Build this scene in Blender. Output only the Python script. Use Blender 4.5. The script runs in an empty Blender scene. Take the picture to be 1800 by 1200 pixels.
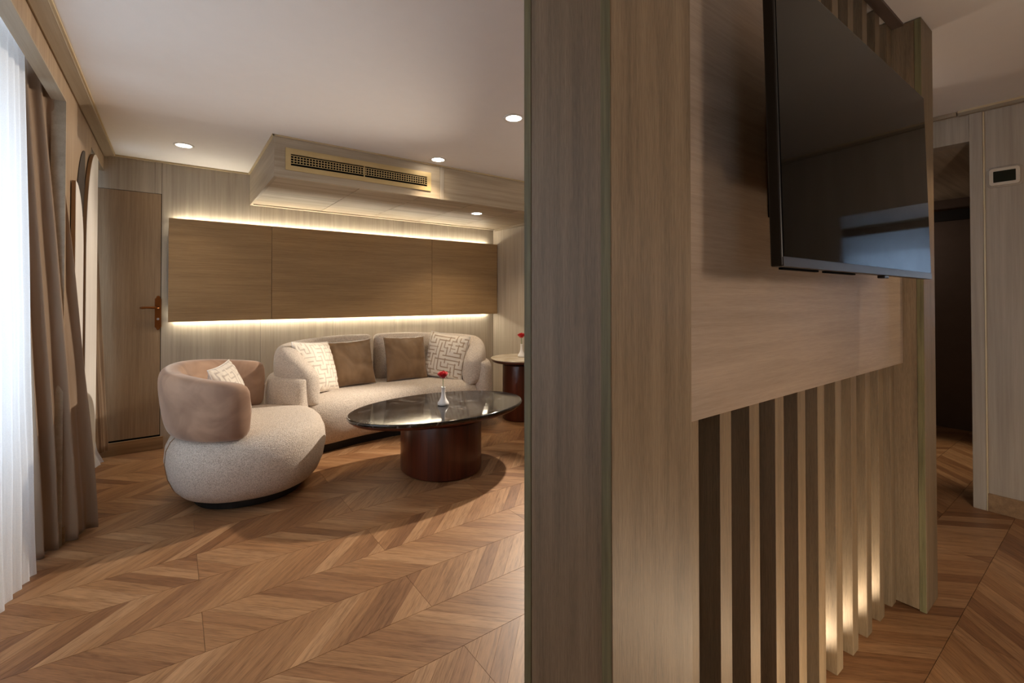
import bpy, math, random
from math import sin, cos, pi, radians, sqrt, tan, atan2
from mathutils import Vector, Matrix, noise
random.seed(7)
sc = bpy.context.scene
COL = sc.collection

# ------------------------------------------------------------------ camera
EYE = 1.2
FPX = 809.0
cam_d = bpy.data.cameras.new('camera')
cam = bpy.data.objects.new('camera', cam_d)
COL.objects.link(cam)
cam.location = (0, 0, EYE)
cam.rotation_euler = (radians(90.65), 0, -radians(36.333))
cam_d.sensor_width = 36.0
cam_d.lens = 36.0 * FPX / 1800.0
cam_d.shift_y = (512.8 - 600.0) / 1800.0
cam_d.clip_start = 0.02
sc.camera = cam

# ------------------------------------------------------------------ view, sky, lights
vs = sc.view_settings
vs.view_transform = 'Standard'
vs.look = 'None'
vs.exposure = 0.0
vs.gamma = 1.0
vs.use_curve_mapping = False
sc.cycles.max_bounces = 10
sc.cycles.diffuse_bounces = 6
sc.cycles.transparent_max_bounces = 12
sc.cycles.sample_clamp_indirect = 4.0
sc.cycles.caustics_reflective = False
sc.cycles.caustics_refractive = False
sc.cycles.blur_glossy = 0.5

world = bpy.data.worlds.new('sky')
sc.world = world
world.use_nodes = True
bg = world.node_tree.nodes['Background']
bg.inputs[0].default_value = (0.70, 0.83, 1.0, 1)
bg.inputs[1].default_value = 4.9

K_WARM = (1.0, 0.80, 0.56)
K_SOFT = (1.0, 0.84, 0.66)


def light(name, kind, loc, power, col, size=0.05, target=None, spot=None, blend=0.3, parent=None):
    d = bpy.data.lights.new(name, kind)
    d.energy = power
    d.color = col
    if kind == 'AREA':
        d.shape = 'DISK'
        d.size = size
    else:
        d.shadow_soft_size = size
    if kind == 'SPOT':
        d.spot_size = radians(spot)
        d.spot_blend = blend
    o = bpy.data.objects.new(name, d)
    COL.objects.link(o)
    o.location = loc
    if target is not None:
        o.rotation_euler = (Vector(target) - Vector(loc)).to_track_quat('-Z', 'Y').to_euler()
    if parent:
        o.parent = parent
        o.location = Vector(loc) - parent.location
    return o


# wall lamp at the far side of the sitting room (behind the partition from here)
light('sitting_room_lamp', 'SPOT', (2.98, 3.28, 1.80), 310, (1.0, 0.87, 0.72), 0.03, target=(2.12, 3.0, 1.44), spot=80, blend=0.4)
light('sitting_room_fill', 'POINT', (2.85, 2.0, 1.75), 11, (1.0, 0.88, 0.74), 0.12)  # unseen fill added to brighten the ceiling and soften the room
# lamp on the bed side of the partition
light('bed_side_lamp', 'POINT', (1.05, -0.40, 1.34), 8, (1.0, 0.80, 0.64), 0.07)
# low lamp under the bed edge that washes the foot of the partition
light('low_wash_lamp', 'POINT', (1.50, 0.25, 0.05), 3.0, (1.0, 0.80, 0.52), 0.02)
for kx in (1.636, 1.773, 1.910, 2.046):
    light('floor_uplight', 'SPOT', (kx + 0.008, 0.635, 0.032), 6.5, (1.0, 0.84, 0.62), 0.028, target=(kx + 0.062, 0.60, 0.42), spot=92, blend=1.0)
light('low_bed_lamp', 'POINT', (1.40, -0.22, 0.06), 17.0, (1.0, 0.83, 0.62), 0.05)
# ceiling spot over the television corner
light('corner_ceiling_spot', 'SPOT', (2.55, -0.05, 2.26), 24, (1.0, 0.74, 0.48), 0.04, target=(2.45, 0.30, 0.0), spot=75, blend=0.35)
# passage spot
light('passage_ceiling_spot', 'SPOT', (4.62, 0.84, 2.08), 60, K_WARM, 0.03, target=(4.62, 0.84, 0), spot=40, blend=0.8)
light('passage_fill', 'POINT', (5.2, 1.5, 1.7), 2.0, (1.0, 0.80, 0.66), 0.05)  # unseen fill added to lift the dark passage walls
# unseen warm fill light added behind the camera
light('rear_room_fill', 'POINT', (1.6, -2.2, 1.7), 5, (1.0, 0.86, 0.74), 0.15)

# ------------------------------------------------------------------ helpers


def mesh(name, V, F, smooth=False):
    me = bpy.data.meshes.new(name)
    me.from_pydata([tuple(v) for v in V], [], F)
    me.validate()
    me.update()
    if smooth:
        for p in me.polygons:
            p.use_smooth = True
    return me


def obj(name, V, F, mat, parent=None, smooth=False, bevel=0, kind=None, label=None, cat=None, group=None, sub=0):
    off = Vector((0, 0, 0))
    if parent is not None:
        q = parent
        while q is not None:
            off += q.location
            q = q.parent
    me = mesh(name, [Vector(v) - off for v in V], F, smooth)
    if mat:
        me.materials.append(mat)
    o = bpy.data.objects.new(name, me)
    COL.objects.link(o)
    if parent is not None:
        o.parent = parent
    if bevel:
        m = o.modifiers.new('Bevel', 'BEVEL')
        m.width = bevel
        m.segments = 2
        m.limit_method = 'ANGLE'
        m.angle_limit = radians(40)
    if sub:
        m = o.modifiers.new('Subdivision', 'SUBSURF')
        m.levels = sub
        m.render_levels = sub
    tag(o, label, cat, group, kind)
    return o


def tag(o, label=None, cat=None, group=None, kind=None):
    if label:
        o['label'] = label
    if cat:
        o['category'] = cat
    if group:
        o['group'] = group
    if kind:
        o['kind'] = kind
    return o


def empty(name, loc, label=None, cat=None, group=None, parent=None, kind=None):
    o = bpy.data.objects.new(name, None)
    COL.objects.link(o)
    o.location = loc
    o.empty_display_size = 0.1
    if parent:
        o.parent = parent
        o.location = Vector(loc) - parent.location
    return tag(o, label, cat, group, kind)


def box(x0, x1, y0, y1, z0, z1, M=None):
    V, F = M if M else ([], [])
    n = len(V)
    V += [(x0, y0, z0), (x1, y0, z0), (x1, y1, z0), (x0, y1, z0), (x0, y0, z1), (x1, y0, z1), (x1, y1, z1), (x0, y1, z1)]
    F += [(n, n + 3, n + 2, n + 1), (n + 4, n + 5, n + 6, n + 7), (n, n + 1, n + 5, n + 4), (n + 1, n + 2, n + 6, n + 5),
          (n + 2, n + 3, n + 7, n + 6), (n + 3, n, n + 4, n + 7)]
    return V, F


def loft(rings, caps=True, closed=True, M=None):
    V, F = M if M else ([], [])
    n0 = len(V)
    m = len(rings[0])
    for r in rings:
        V += [tuple(p) for p in r]
    for i in range(len(rings) - 1):
        for j in range(m if closed else m - 1):
            a = n0 + i * m + j
            b = n0 + i * m + (j + 1) % m
            F.append((a, b, b + m, a + m))
    if caps:
        F.append(tuple(n0 + j for j in reversed(range(m))))
        F.append(tuple(n0 + (len(rings) - 1) * m + j for j in range(m)))
    return V, F


def lathe(prof, c, seg=40, M=None, sx=1, sy=1, caps=True):
    rings = [[(c[0] + r * sx * cos(2 * pi * k / seg), c[1] + r * sy * sin(2 * pi * k / seg), c[2] + z) for k in range(seg)] for r, z in prof]
    return loft(rings, caps, True, M)


def spw(x, n):
    return math.copysign(abs(x) ** (2.0 / n), x)


def tube(path, rad, seg=8, M=None):
    rings = []
    P = [Vector(p) for p in path]
    for i, p in enumerate(P):
        t = (P[min(i + 1, len(P) - 1)] - P[max(i - 1, 0)]).normalized()
        a = t.cross(Vector((0, 0, 1)))
        if a.length < 1e-3:
            a = t.cross(Vector((1, 0, 0)))
        a.normalize()
        b = t.cross(a)
        r = rad[i] if isinstance(rad, (list, tuple)) else rad
        rings.append([p + a * r * cos(2 * pi * k / seg) + b * r * sin(2 * pi * k / seg) for k in range(seg)])
    return loft(rings, True, True, M)


def prism(poly, lo, hi, axis, M=None):
    """poly: list of 2D points; extruded along axis from lo to hi"""
    V, F = M if M else ([], [])
    n0 = len(V)
    m = len(poly)

    def p3(p, h):
        if axis == 0:
            return (h, p[0], p[1])
        if axis == 1:
            return (p[0], h, p[1])
        return (p[0], p[1], h)
    V += [p3(p, lo) for p in poly] + [p3(p, hi) for p in poly]
    F.append(tuple(n0 + j for j in range(m)))
    F.append(tuple(n0 + m + j for j in reversed(range(m))))
    for j in range(m):
        k = (j + 1) % m
        F.append((n0 + k, n0 + j, n0 + m + j, n0 + m + k))
    return V, F


def catmull(P, n):
    P = [Vector(p) for p in P]
    out = []
    for i in range(len(P) - 1):
        p0, p1, p2, p3 = P[max(i - 1, 0)], P[i], P[i + 1], P[min(i + 2, len(P) - 1)]
        for k in range(n):
            t = k / n
            out.append(0.5 * ((2 * p1) + (p2 - p0) * t + (2 * p0 - 5 * p1 + 4 * p2 - p3) * t * t + (3 * p1 - p0 - 3 * p2 + p3) * t ** 3))
    out.append(P[-1])
    return out


# ------------------------------------------------------------------ materials
def s2l(c):
    return tuple(((v / 255.0) / 12.92 if v / 255.0 <= 0.04045 else (((v / 255.0) + 0.055) / 1.055) ** 2.4) for v in c) + (1,)


def new_mat(name):
    m = bpy.data.materials.new(name)
    m.use_nodes = True
    nt = m.node_tree
    return m, nt, nt.nodes['Principled BSDF']


def N(nt, t, **kw):
    n = nt.nodes.new(t)
    for k, v in kw.items():
        if k.startswith('i_'):
            n.inputs[k[2:].replace('_', ' ')].default_value = v
        else:
            setattr(n, k, v)
    return n


def coords(nt, scale, rot=(0, 0, 0), rnd=True):
    tc = N(nt, 'ShaderNodeTexCoord')
    mp = N(nt, 'ShaderNodeMapping')
    mp.inputs['Scale'].default_value = scale
    src = tc.outputs['Object']
    if any(rot):
        m0 = N(nt, 'ShaderNodeMapping')
        m0.inputs['Rotation'].default_value = rot
        nt.links.new(src, m0.inputs[0])
        src = m0.outputs[0]
    if rnd:
        oi = N(nt, 'ShaderNodeObjectInfo')
        ml = N(nt, 'ShaderNodeMath', operation='MULTIPLY')
        ml.inputs[1].default_value = 37.0
        nt.links.new(oi.outputs['Random'], ml.inputs[0])
        ad = N(nt, 'ShaderNodeVectorMath', operation='ADD')
        nt.links.new(src, ad.inputs[0])
        nt.links.new(ml.outputs[0], ad.inputs[1])
        src = ad.outputs[0]
    nt.links.new(src, mp.inputs[0])
    return mp


def ramp(nt, src, stops):
    r = N(nt, 'ShaderNodeValToRGB')
    e = r.color_ramp.elements
    e[0].position, e[0].color = stops[0][0], stops[0][1]
    e[1].position, e[1].color = stops[-1][0], stops[-1][1]
    for p, c in stops[1:-1]:
        k = e.new(p)
        k.color = c
    nt.links.new(src, r.inputs[0])
    return r


def wood(name, dark, light_c, grain='Z', cross=45, rough=0.45, fine=0.5, bump=0.08, band=6, spec=0.4, rnd=True):
    m, nt, b = new_mat(name)
    ax = 'XYZ'.index(grain)
    s1 = [cross] * 3
    s1[ax] = cross * 0.03
    s2 = [cross * 6] * 3
    s2[ax] = cross * 0.16
    s3 = [band] * 3
    s3[ax] = band * 0.06
    n1 = N(nt, 'ShaderNodeTexNoise')
    n1.inputs['Scale'].default_value = 1
    n1.inputs['Detail'].default_value = 5
    nt.links.new(coords(nt, s1, rnd=rnd).outputs[0], n1.inputs['Vector'])
    n2 = N(nt, 'ShaderNodeTexNoise')
    n2.inputs['Scale'].default_value = 1
    n2.inputs['Detail'].default_value = 3
    nt.links.new(coords(nt, s2, rnd=rnd).outputs[0], n2.inputs['Vector'])
    n3 = N(nt, 'ShaderNodeTexNoise')
    n3.inputs['Scale'].default_value = 1
    n3.inputs['Detail'].default_value = 2
    nt.links.new(coords(nt, s3, rnd=rnd).outputs[0], n3.inputs['Vector'])
    a = N(nt, 'ShaderNodeMix')
    a.inputs[0].default_value = fine * 0.6
    nt.links.new(n1.outputs[0], a.inputs[2])
    nt.links.new(n2.outputs[0], a.inputs[3])
    c = N(nt, 'ShaderNodeMix')
    c.inputs[0].default_value = 0.35
    nt.links.new(a.outputs[0], c.inputs[2])
    nt.links.new(n3.outputs[0], c.inputs[3])
    r = ramp(nt, c.outputs[0], [(0.36, s2l(dark)), (0.62, s2l(light_c))])
    nt.links.new(r.outputs[0], b.inputs['Base Color'])
    b.inputs['Roughness'].default_value = rough
    b.inputs['Specular IOR Level'].default_value = spec
    if bump:
        bp = N(nt, 'ShaderNodeBump')
        bp.inputs['Strength'].default_value = bump
        bp.inputs['Distance'].default_value = 0.002
        nt.links.new(n2.outputs[0], bp.inputs['Height'])
        nt.links.new(bp.outputs[0], b.inputs['Normal'])
    return m


def plain(name, col, rough=0.5, metal=0, spec=0.5, sheen=0, coat=0, var=0.05):
    m, nt, b = new_mat(name)
    n = N(nt, 'ShaderNodeTexNoise')
    n.inputs['Scale'].default_value = 14
    n.inputs['Detail'].default_value = 3
    nt.links.new(coords(nt, (1, 1, 1)).outputs[0], n.inputs['Vector'])
    c = s2l(col)
    lo = tuple(v * (1 - var) for v in c[:3]) + (1,)
    hi = tuple(min(1, v * (1 + var)) for v in c[:3]) + (1,)
    nt.links.new(ramp(nt, n.outputs[0], [(0.3, lo), (0.7, hi)]).outputs[0], b.inputs['Base Color'])
    b.inputs['Roughness'].default_value = rough
    b.inputs['Metallic'].default_value = metal
    b.inputs['Specular IOR Level'].default_value = spec
    b.inputs['Sheen Weight'].default_value = sheen
    b.inputs['Coat Weight'].default_value = coat
    return m


def emit(name, col, strength):
    m, nt, b = new_mat(name)
    b.inputs['Base Color'].default_value = (0.8, 0.8, 0.8, 1)
    b.inputs['Emission Color'].default_value = tuple(col) + (1,)
    b.inputs['Emission Strength'].default_value = strength
    return m


def boucle(name, dark, light_c):
    m, nt, b = new_mat(name)
    v = N(nt, 'ShaderNodeTexVoronoi')
    v.inputs['Scale'].default_value = 230
    nz = N(nt, 'ShaderNodeTexNoise')
    nz.inputs['Scale'].default_value = 150
    nz.inputs['Detail'].default_value = 4
    nz.inputs['Distortion'].default_value = 1.2
    mp = coords(nt, (1, 1, 1), rnd=False)
    nt.links.new(mp.outputs[0], v.inputs['Vector'])
    nt.links.new(mp.outputs[0], nz.inputs['Vector'])
    mx = N(nt, 'ShaderNodeMix')
    mx.inputs[0].default_value = 0.6
    nt.links.new(v.outputs['Distance'], mx.inputs[2])
    nt.links.new(nz.outputs[0], mx.inputs[3])
    r = ramp(nt, mx.outputs[0], [(0.30, s2l(dark)), (0.58, s2l(light_c))])
    nt.links.new(r.outputs[0], b.inputs['Base Color'])
    b.inputs['Roughness'].default_value = 0.95
    b.inputs['Specular IOR Level'].default_value = 0.1
    b.inputs['Sheen Weight'].default_value = 0.25
    bp = N(nt, 'ShaderNodeBump')
    bp.inputs['Strength'].default_value = 0.75
    bp.inputs['Distance'].default_value = 0.007
    nt.links.new(mx.outputs[0], bp.inputs['Height'])
    nt.links.new(bp.outputs[0], b.inputs['Normal'])
    return m


def velvet(name, dark, light_c, scale=5, rough=0.75, sheen=0.5, stretch=(1, 1, 1)):
    m, nt, b = new_mat(name)
    n = N(nt, 'ShaderNodeTexNoise')
    n.inputs['Scale'].default_value = scale
    n.inputs['Detail'].default_value = 3
    n.inputs['Distortion'].default_value = 1.0
    nt.links.new(coords(nt, stretch, rnd=False).outputs[0], n.inputs['Vector'])
    nt.links.new(ramp(nt, n.outputs[0], [(0.35, s2l(dark)), (0.65, s2l(light_c))]).outputs[0], b.inputs['Base Color'])
    b.inputs['Roughness'].default_value = rough
    b.inputs['Specular IOR Level'].default_value = 0.25
    b.inputs['Sheen Weight'].default_value = sheen
    b.inputs['Sheen Roughness'].default_value = 0.4
    n2 = N(nt, 'ShaderNodeTexNoise')
    n2.inputs['Scale'].default_value = 400
    nt.links.new(coords(nt, (1, 1, 1), rnd=False).outputs[0], n2.inputs['Vector'])
    bp = N(nt, 'ShaderNodeBump')
    bp.inputs['Strength'].default_value = 0.12
    bp.inputs['Distance'].default_value = 0.001
    nt.links.new(n2.outputs[0], bp.inputs['Height'])
    nt.links.new(bp.outputs[0], b.inputs['Normal'])
    return m


def marble(name, base, mid, vein, rough=0.08, scale=2.2):
    m, nt, b = new_mat(name)
    mp = coords(nt, (1, 1.6, 1), rot=(0, 0, 0.5), rnd=False)
    n = N(nt, 'ShaderNodeTexNoise')
    n.inputs['Scale'].default_value = scale
    n.inputs['Detail'].default_value = 8
    n.inputs['Distortion'].default_value = 1.4
    nt.links.new(mp.outputs[0], n.inputs['Vector'])
    r = ramp(nt, n.outputs[0], [(0.0, s2l(base)), (0.40, s2l(base)), (0.52, s2l(mid)), (0.60, s2l(base)), (1.0, s2l(base))])
    n2 = N(nt, 'ShaderNodeTexNoise')
    n2.inputs['Scale'].default_value = scale * 1.7
    n2.inputs['Detail'].default_value = 6
    n2.inputs['Distortion'].default_value = 0.8
    nt.links.new(mp.outputs[0], n2.inputs['Vector'])
    r2 = ramp(nt, n2.outputs[0], [(0.0, (0, 0, 0, 1)), (0.478, (0, 0, 0, 1)), (0.487, (1, 1, 1, 1)), (0.497, (0, 0, 0, 1)), (1.0, (0, 0, 0, 1))])
    mx = N(nt, 'ShaderNodeMix', data_type='RGBA')
    nt.links.new(r2.outputs[0], mx.inputs[0])
    nt.links.new(r.outputs[0], mx.inputs[6])
    mx.inputs[7].default_value = s2l(vein)
    nt.links.new(mx.outputs[2], b.inputs['Base Color'])
    b.inputs['Roughness'].default_value = rough
    b.inputs['Specular IOR Level'].default_value = 0.6
    return m


def strip_mat(name, ang):
    m, nt, b = new_mat(name)
    oi = N(nt, 'ShaderNodeObjectInfo')
    tone = ramp(nt, oi.outputs['Random'], [(0.0, s2l((124, 87, 59))), (0.2, s2l((141, 102, 70))), (0.65, s2l((154, 115, 80))), (1.0, s2l((167, 129, 94)))])
    g = N(nt, 'ShaderNodeTexNoise')
    g.inputs['Scale'].default_value = 1
    g.inputs['Detail'].default_value = 6
    g.inputs['Distortion'].default_value = 0.6
    nt.links.new(coords(nt, (5, 60, 5), rot=(0, 0, ang)).outputs[0], g.inputs['Vector'])
    g2 = N(nt, 'ShaderNodeTexNoise')
    g2.inputs['Scale'].default_value = 1
    g2.inputs['Detail'].default_value = 3
    nt.links.new(coords(nt, (20, 420, 20), rot=(0, 0, ang)).outputs[0], g2.inputs['Vector'])
    mg = N(nt, 'ShaderNodeMix')
    mg.inputs[0].default_value = 0.5
    nt.links.new(g.outputs[0], mg.inputs[2])
    nt.links.new(g2.outputs[0], mg.inputs[3])
    gr = ramp(nt, mg.outputs[0], [(0.36, (0.62, 0.56, 0.50, 1)), (0.50, (1.0, 1.0, 1.0, 1)), (0.63, (1.24, 1.23, 1.20, 1))])
    mul = N(nt, 'ShaderNodeMix', data_type='RGBA', blend_type='MULTIPLY')
    mul.inputs[0].default_value = 1.0
    nt.links.new(tone.outputs[0], mul.inputs[6])
    nt.links.new(gr.outputs[0], mul.inputs[7])
    nt.links.new(mul.outputs[2], b.inputs['Base Color'])
    b.inputs['Roughness'].default_value = 0.42
    b.inputs['Specular IOR Level'].default_value = 0.35
    bp = N(nt, 'ShaderNodeBump')
    bp.inputs['Strength'].default_value = 0.12
    bp.inputs['Distance'].default_value = 0.001
    nt.links.new(mg.outputs[0], bp.inputs['Height'])
    nt.links.new(bp.outputs[0], b.inputs['Normal'])
    return m


def sheer_mat():
    m, nt, b = new_mat('sheer_fabric')
    out = nt.nodes['Material Output']
    df = N(nt, 'ShaderNodeBsdfDiffuse')
    tr = N(nt, 'ShaderNodeBsdfTranslucent')
    tp = N(nt, 'ShaderNodeBsdfTransparent')
    n = N(nt, 'ShaderNodeTexNoise')
    n.inputs['Scale'].default_value = 1
    n.inputs['Detail'].default_value = 3
    nt.links.new(coords(nt, (300, 300, 300)).outputs[0], n.inputs['Vector'])
    cr = ramp(nt, n.outputs[0], [(0.3, (0.86, 0.87, 0.89, 1)), (0.7, (0.95, 0.95, 0.95, 1))])
    nt.links.new(cr.outputs[0], df.inputs[0])
    nt.links.new(cr.outputs[0], tr.inputs[0])
    m1 = N(nt, 'ShaderNodeMixShader')
    m1.inputs[0].default_value = 0.55
    nt.links.new(df.outputs[0], m1.inputs[1])
    nt.links.new(tr.outputs[0], m1.inputs[2])
    m2 = N(nt, 'ShaderNodeMixShader')
    m2.inputs[0].default_value = 0.10
    nt.links.new(m1.outputs[0], m2.inputs[1])
    nt.links.new(tp.outputs[0], m2.inputs[2])
    nt.links.new(m2.outputs[0], out.inputs[0])
    return m


def color_attr_mat(name, rough=0.85):
    m, nt, b = new_mat(name)
    a = N(nt, 'ShaderNodeVertexColor')
    a.layer_name = 'print'
    nz = N(nt, 'ShaderNodeTexNoise')
    nz.inputs['Scale'].default_value = 500
    nt.links.new(coords(nt, (1, 1, 1)).outputs[0], nz.inputs['Vector'])
    nt.links.new(a.outputs[0], b.inputs['Base Color'])
    bp = N(nt, 'ShaderNodeBump')
    bp.inputs['Strength'].default_value = 0.25
    bp.inputs['Distance'].default_value = 0.001
    nt.links.new(nz.outputs[0], bp.inputs['Height'])
    nt.links.new(bp.outputs[0], b.inputs['Normal'])
    b.inputs['Roughness'].default_value = rough
    b.inputs['Sheen Weight'].default_value = 0.3
    return m


def glass_mat():
    m, nt, b = new_mat('window_glass')
    out = nt.nodes['Material Output']
    tp = N(nt, 'ShaderNodeBsdfTransparent')
    tp.inputs[0].default_value = (0.93, 0.96, 0.97, 1)
    gl = N(nt, 'ShaderNodeBsdfGlossy')
    gl.inputs['Roughness'].default_value = 0.02
    mx = N(nt, 'ShaderNodeMixShader')
    mx.inputs[0].default_value = 0.06
    nt.links.new(tp.outputs[0], mx.inputs[1])
    nt.links.new(gl.outputs[0], mx.inputs[2])
    nt.links.new(mx.outputs[0], out.inputs[0])
    return m


M = {}
M['wall'] = wood('pale_ash_wall', (160, 148, 132), (182, 171, 155), 'Z', cross=60, rough=0.5, band=14)
M['wall_h'] = wood('pale_ash_horizontal', (150, 134, 112), (190, 175, 152), 'X', cross=30, rough=0.5, band=9)
M['wall_y'] = wood('pale_ash_lengthwise', (142, 128, 108), (168, 153, 132), 'Y', cross=30, rough=0.5, band=9)
M['left'] = wood('warm_ash_wall', (142, 119, 95), (170, 147, 121), 'Z', cross=60, rough=0.5, band=8)
M['part'] = wood('ash_partition', (104, 88, 68), (148, 128, 102), 'Z', cross=260, rough=0.5, fine=1.1, band=30, bump=0.25)
M['tv_panel'] = wood('ash_tv_panel', (152, 134, 116), (176, 157, 138), 'X', cross=130, rough=0.5, fine=0.9, band=22, bump=0.15)
M['band'] = wood('green_edge_band', (88, 84, 58), (128, 122, 88), 'Z', cross=160, rough=0.6, fine=0.6, band=60)
M['led_panel'] = wood('brown_oak_panel', (138, 111, 78), (166, 137, 100), 'X', cross=110, rough=0.5, fine=0.8, band=20)
M['door'] = wood('brown_door_wood', (134, 110, 84), (162, 136, 107), 'Z', cross=90, rough=0.5, fine=0.6)
M['white_board'] = wood('whitewashed_board', (224, 219, 212), (240, 236, 231), 'Z', cross=40, rough=0.5)
M['edge'] = plain('tan_board_edge', (150, 118, 84), 0.5)
M['ceil'] = plain('ceiling_paint', (232, 227, 222), 0.8, spec=0.2, var=0.008)
M['gold'] = plain('champagne_trim', (205, 186, 150), 0.4, metal=0.3)
M['sub'] = wood('oak_underlay', (70, 46, 30), (96, 66, 44), 'X', cross=30)
M['stripA'] = strip_mat('oak_strip_right_hand', -pi / 4)
M['stripB'] = strip_mat('oak_strip_left_hand', pi / 4)
M['base'] = wood('skirting_wood', (120, 92, 64), (160, 128, 92), 'X', cross=40)
M['dark'] = plain('dark_brown_panel', (100, 84, 74), 0.6)
M['arch_shadow'] = plain('dark_brown_arch_shadow', (44, 34, 27), 0.6)  # colour of the shadow painted behind the arched panels
M['black'] = plain('matte_black', (14, 13, 12), 0.6)
M['void'] = plain('shadow_gap_black', (6, 6, 6), 0.9, spec=0.05)
M['tv_body'] = plain('tv_black_plastic', (16, 15, 15), 0.35)
M['tv_screen'] = plain('tv_screen_glass', (6, 6, 6), 0.05, spec=0.2)
M['tv_screen'].node_tree.nodes['Principled BSDF'].inputs['IOR'].default_value = 1.2
M['tv_screen'].node_tree.nodes['Principled BSDF'].inputs['Specular IOR Level'].default_value = 0.5
M['bezel'] = plain('dark_grey_bezel', (58, 58, 62), 0.35)
M['bronze'] = plain('antique_bronze', (128, 78, 40), 0.35, metal=1.0)
M['steel'] = plain('brushed_steel', (190, 190, 195), 0.3, metal=1.0)
M['vent'] = plain('vent_champagne', (196, 172, 122), 0.45, metal=0.25)
M['boucle'] = boucle('cream_boucle', (160, 144, 128), (226, 214, 201))
M['velvet'] = velvet('tan_velvet', (150, 120, 100), (180, 148, 124), 5)
M['satin'] = velvet('brown_satin', (114, 90, 66), (140, 113, 86), 4, rough=0.5, sheen=0.4)
M['print'] = color_attr_mat('maze_print_fabric')
M['drape'] = velvet('taupe_drape', (130, 109, 90), (158, 135, 112), 3, rough=0.7, sheen=0.35, stretch=(1, 1, 0.2))
M['sheer'] = sheer_mat()
M['marble'] = marble('black_marble', (24, 23, 23), (40, 38, 37), (105, 102, 100))
M['cream_marble'] = marble('cream_marble', (214, 202, 182), (196, 180, 156), (228, 220, 206), rough=0.2)
M['mahog'] = wood('mahogany', (58, 24, 14), (98, 46, 28), 'Z', cross=40, rough=0.28, fine=0.3, spec=0.5)
M['ceramic'] = plain('white_ceramic', (232, 230, 228), 0.18)
M['rose'] = velvet('rose_petal', (165, 8, 18), (214, 22, 32), 60, rough=0.55, sheen=0.3)
M['stem'] = plain('stem_green', (70, 112, 40), 0.5)
M['cream_plastic'] = plain('cream_plastic', (208, 196, 176), 0.35)
M['lcd'] = plain('dark_lcd', (34, 38, 32), 0.15)
M['mirror'] = plain('tinted_mirror', (205, 220, 238), 0.02, metal=1.0)
M['glass'] = glass_mat()
M['frame'] = plain('window_frame_paint', (225, 225, 225), 0.4)
M['led'] = emit('led_strip_glow', (1.0, 0.89, 0.68), 85.0)
M['lens'] = emit('downlight_glow', (1.0, 0.88, 0.72), 30.0)
M['white'] = plain('white_metal', (228, 224, 218), 0.4)

CEIL = 2.28
WL = -0.43          # room face of the left wall
YB = 4.60           # room face of the back wall
XR = 3.10           # right wall of the sitting room
XK = 3.70           # wall with the thermostat

# ------------------------------------------------------------------ structure
obj('ceiling', *box(-0.37, 6.0, -3.1, 4.7, CEIL, CEIL + 0.1), M['ceil'], kind='structure')

# back wall: backing + cladding boards
wb = obj('wall_back', *box(-0.9, 3.3, YB + 0.012, YB + 0.12, 0, 2.4), M['void'], kind='structure')
for x0, x1 in [(-0.0795, 0.62), (0.62, 1.24), (1.24, 1.86), (1.86, 2.48), (2.48, 3.1)]:
    obj('wall_board', *box(x0 + 0.0008, x1 - 0.0008, YB, YB + 0.012, 0, CEIL), M['wall'], wb, bevel=0.0008)
obj('wall_board', *box(-0.62, -0.125, YB, YB + 0.012, 2.022, CEIL), M['wall'], wb, bevel=0.0008)
obj('wall_board', *box(-0.1235, -0.081, YB, YB + 0.012, 2.022, CEIL), M['wall'], wb, bevel=0.0008)
obj('trim_1', *box(-0.43, 0.53, YB - 0.022, YB, CEIL - 0.012, CEIL), M['gold'], kind='structure')

# door in the back wall
door = empty('door_1', (-0.26, YB, 0), kind='structure')
obj('door_leaf', *box(-0.62, -0.083, YB + 0.002, YB + 0.012, 0.112, 2.018), M['door'], door)
obj('door_threshold', *box(-0.62, -0.06, YB - 0.012, YB + 0.012, 0, 0.098), M['base'], door, bevel=0.002)
hd = empty('door_handle', (-0.0975, YB, 1.075), parent=door)
pz = []
xa, xb = -0.1185, -0.0765
for px, pzv in [(xa, .965), (xa, 1.185), (xa + .008, 1.195), (xa + .011, 1.205), (xa + .021, 1.212), (xb - .011, 1.205), (xb - .008, 1.195),
                (xb, 1.185), (xb, .965), (xb - .008, .955), (xb - .011, .945), (xb - .021, .938), (xa + .011, .945), (xa + .008, .955)]:
    pz.append((px, pzv))
obj('handle_plate', *prism(pz, YB - 0.010, YB + 0.002, 1), M['bronze'], hd, bevel=0.002)
lev = tube([(-.0975, YB - .01, 1.118), (-.0975, YB - .045, 1.118), (-.105, YB - .055, 1.118), (-.13, YB - .058, 1.117), (-.165, YB - .056, 1.119),
            (-.195, YB - .052, 1.117), (-.208, YB - .050, 1.117)], [.012, .0095, .0095, .009, .0085, .0095, .007], 10)
obj('lever', *lev, M['bronze'], hd, smooth=True)
obj('key_cylinder', *tube([(-.0975, YB - .016, 1.027), (-.0975, YB - .008, 1.027)], .0085, 12), M['steel'], hd)

# left wall: piers and headers round two curtain bays
V, F = box(WL - 0.05, WL, 3.09, 3.96, 0, CEIL + .02)
box(WL - 0.05, WL, -3.0, 3.09, 2.158, CEIL + .02, (V, F))
box(WL - 0.05, WL, 3.96, YB, 2.158, CEIL + .02, (V, F))
box(WL - 0.05, WL, -3.0, -1.95, 0, 2.158, (V, F))
box(WL - 0.05, WL, -0.65, 1.15, 0, 2.158, (V, F))
box(-0.90, WL - 0.05, -0.05, 0.0, 0, 2.4, (V, F))
obj('wall_left', V, F, M['left'], kind='structure', bevel=0.002)
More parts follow.
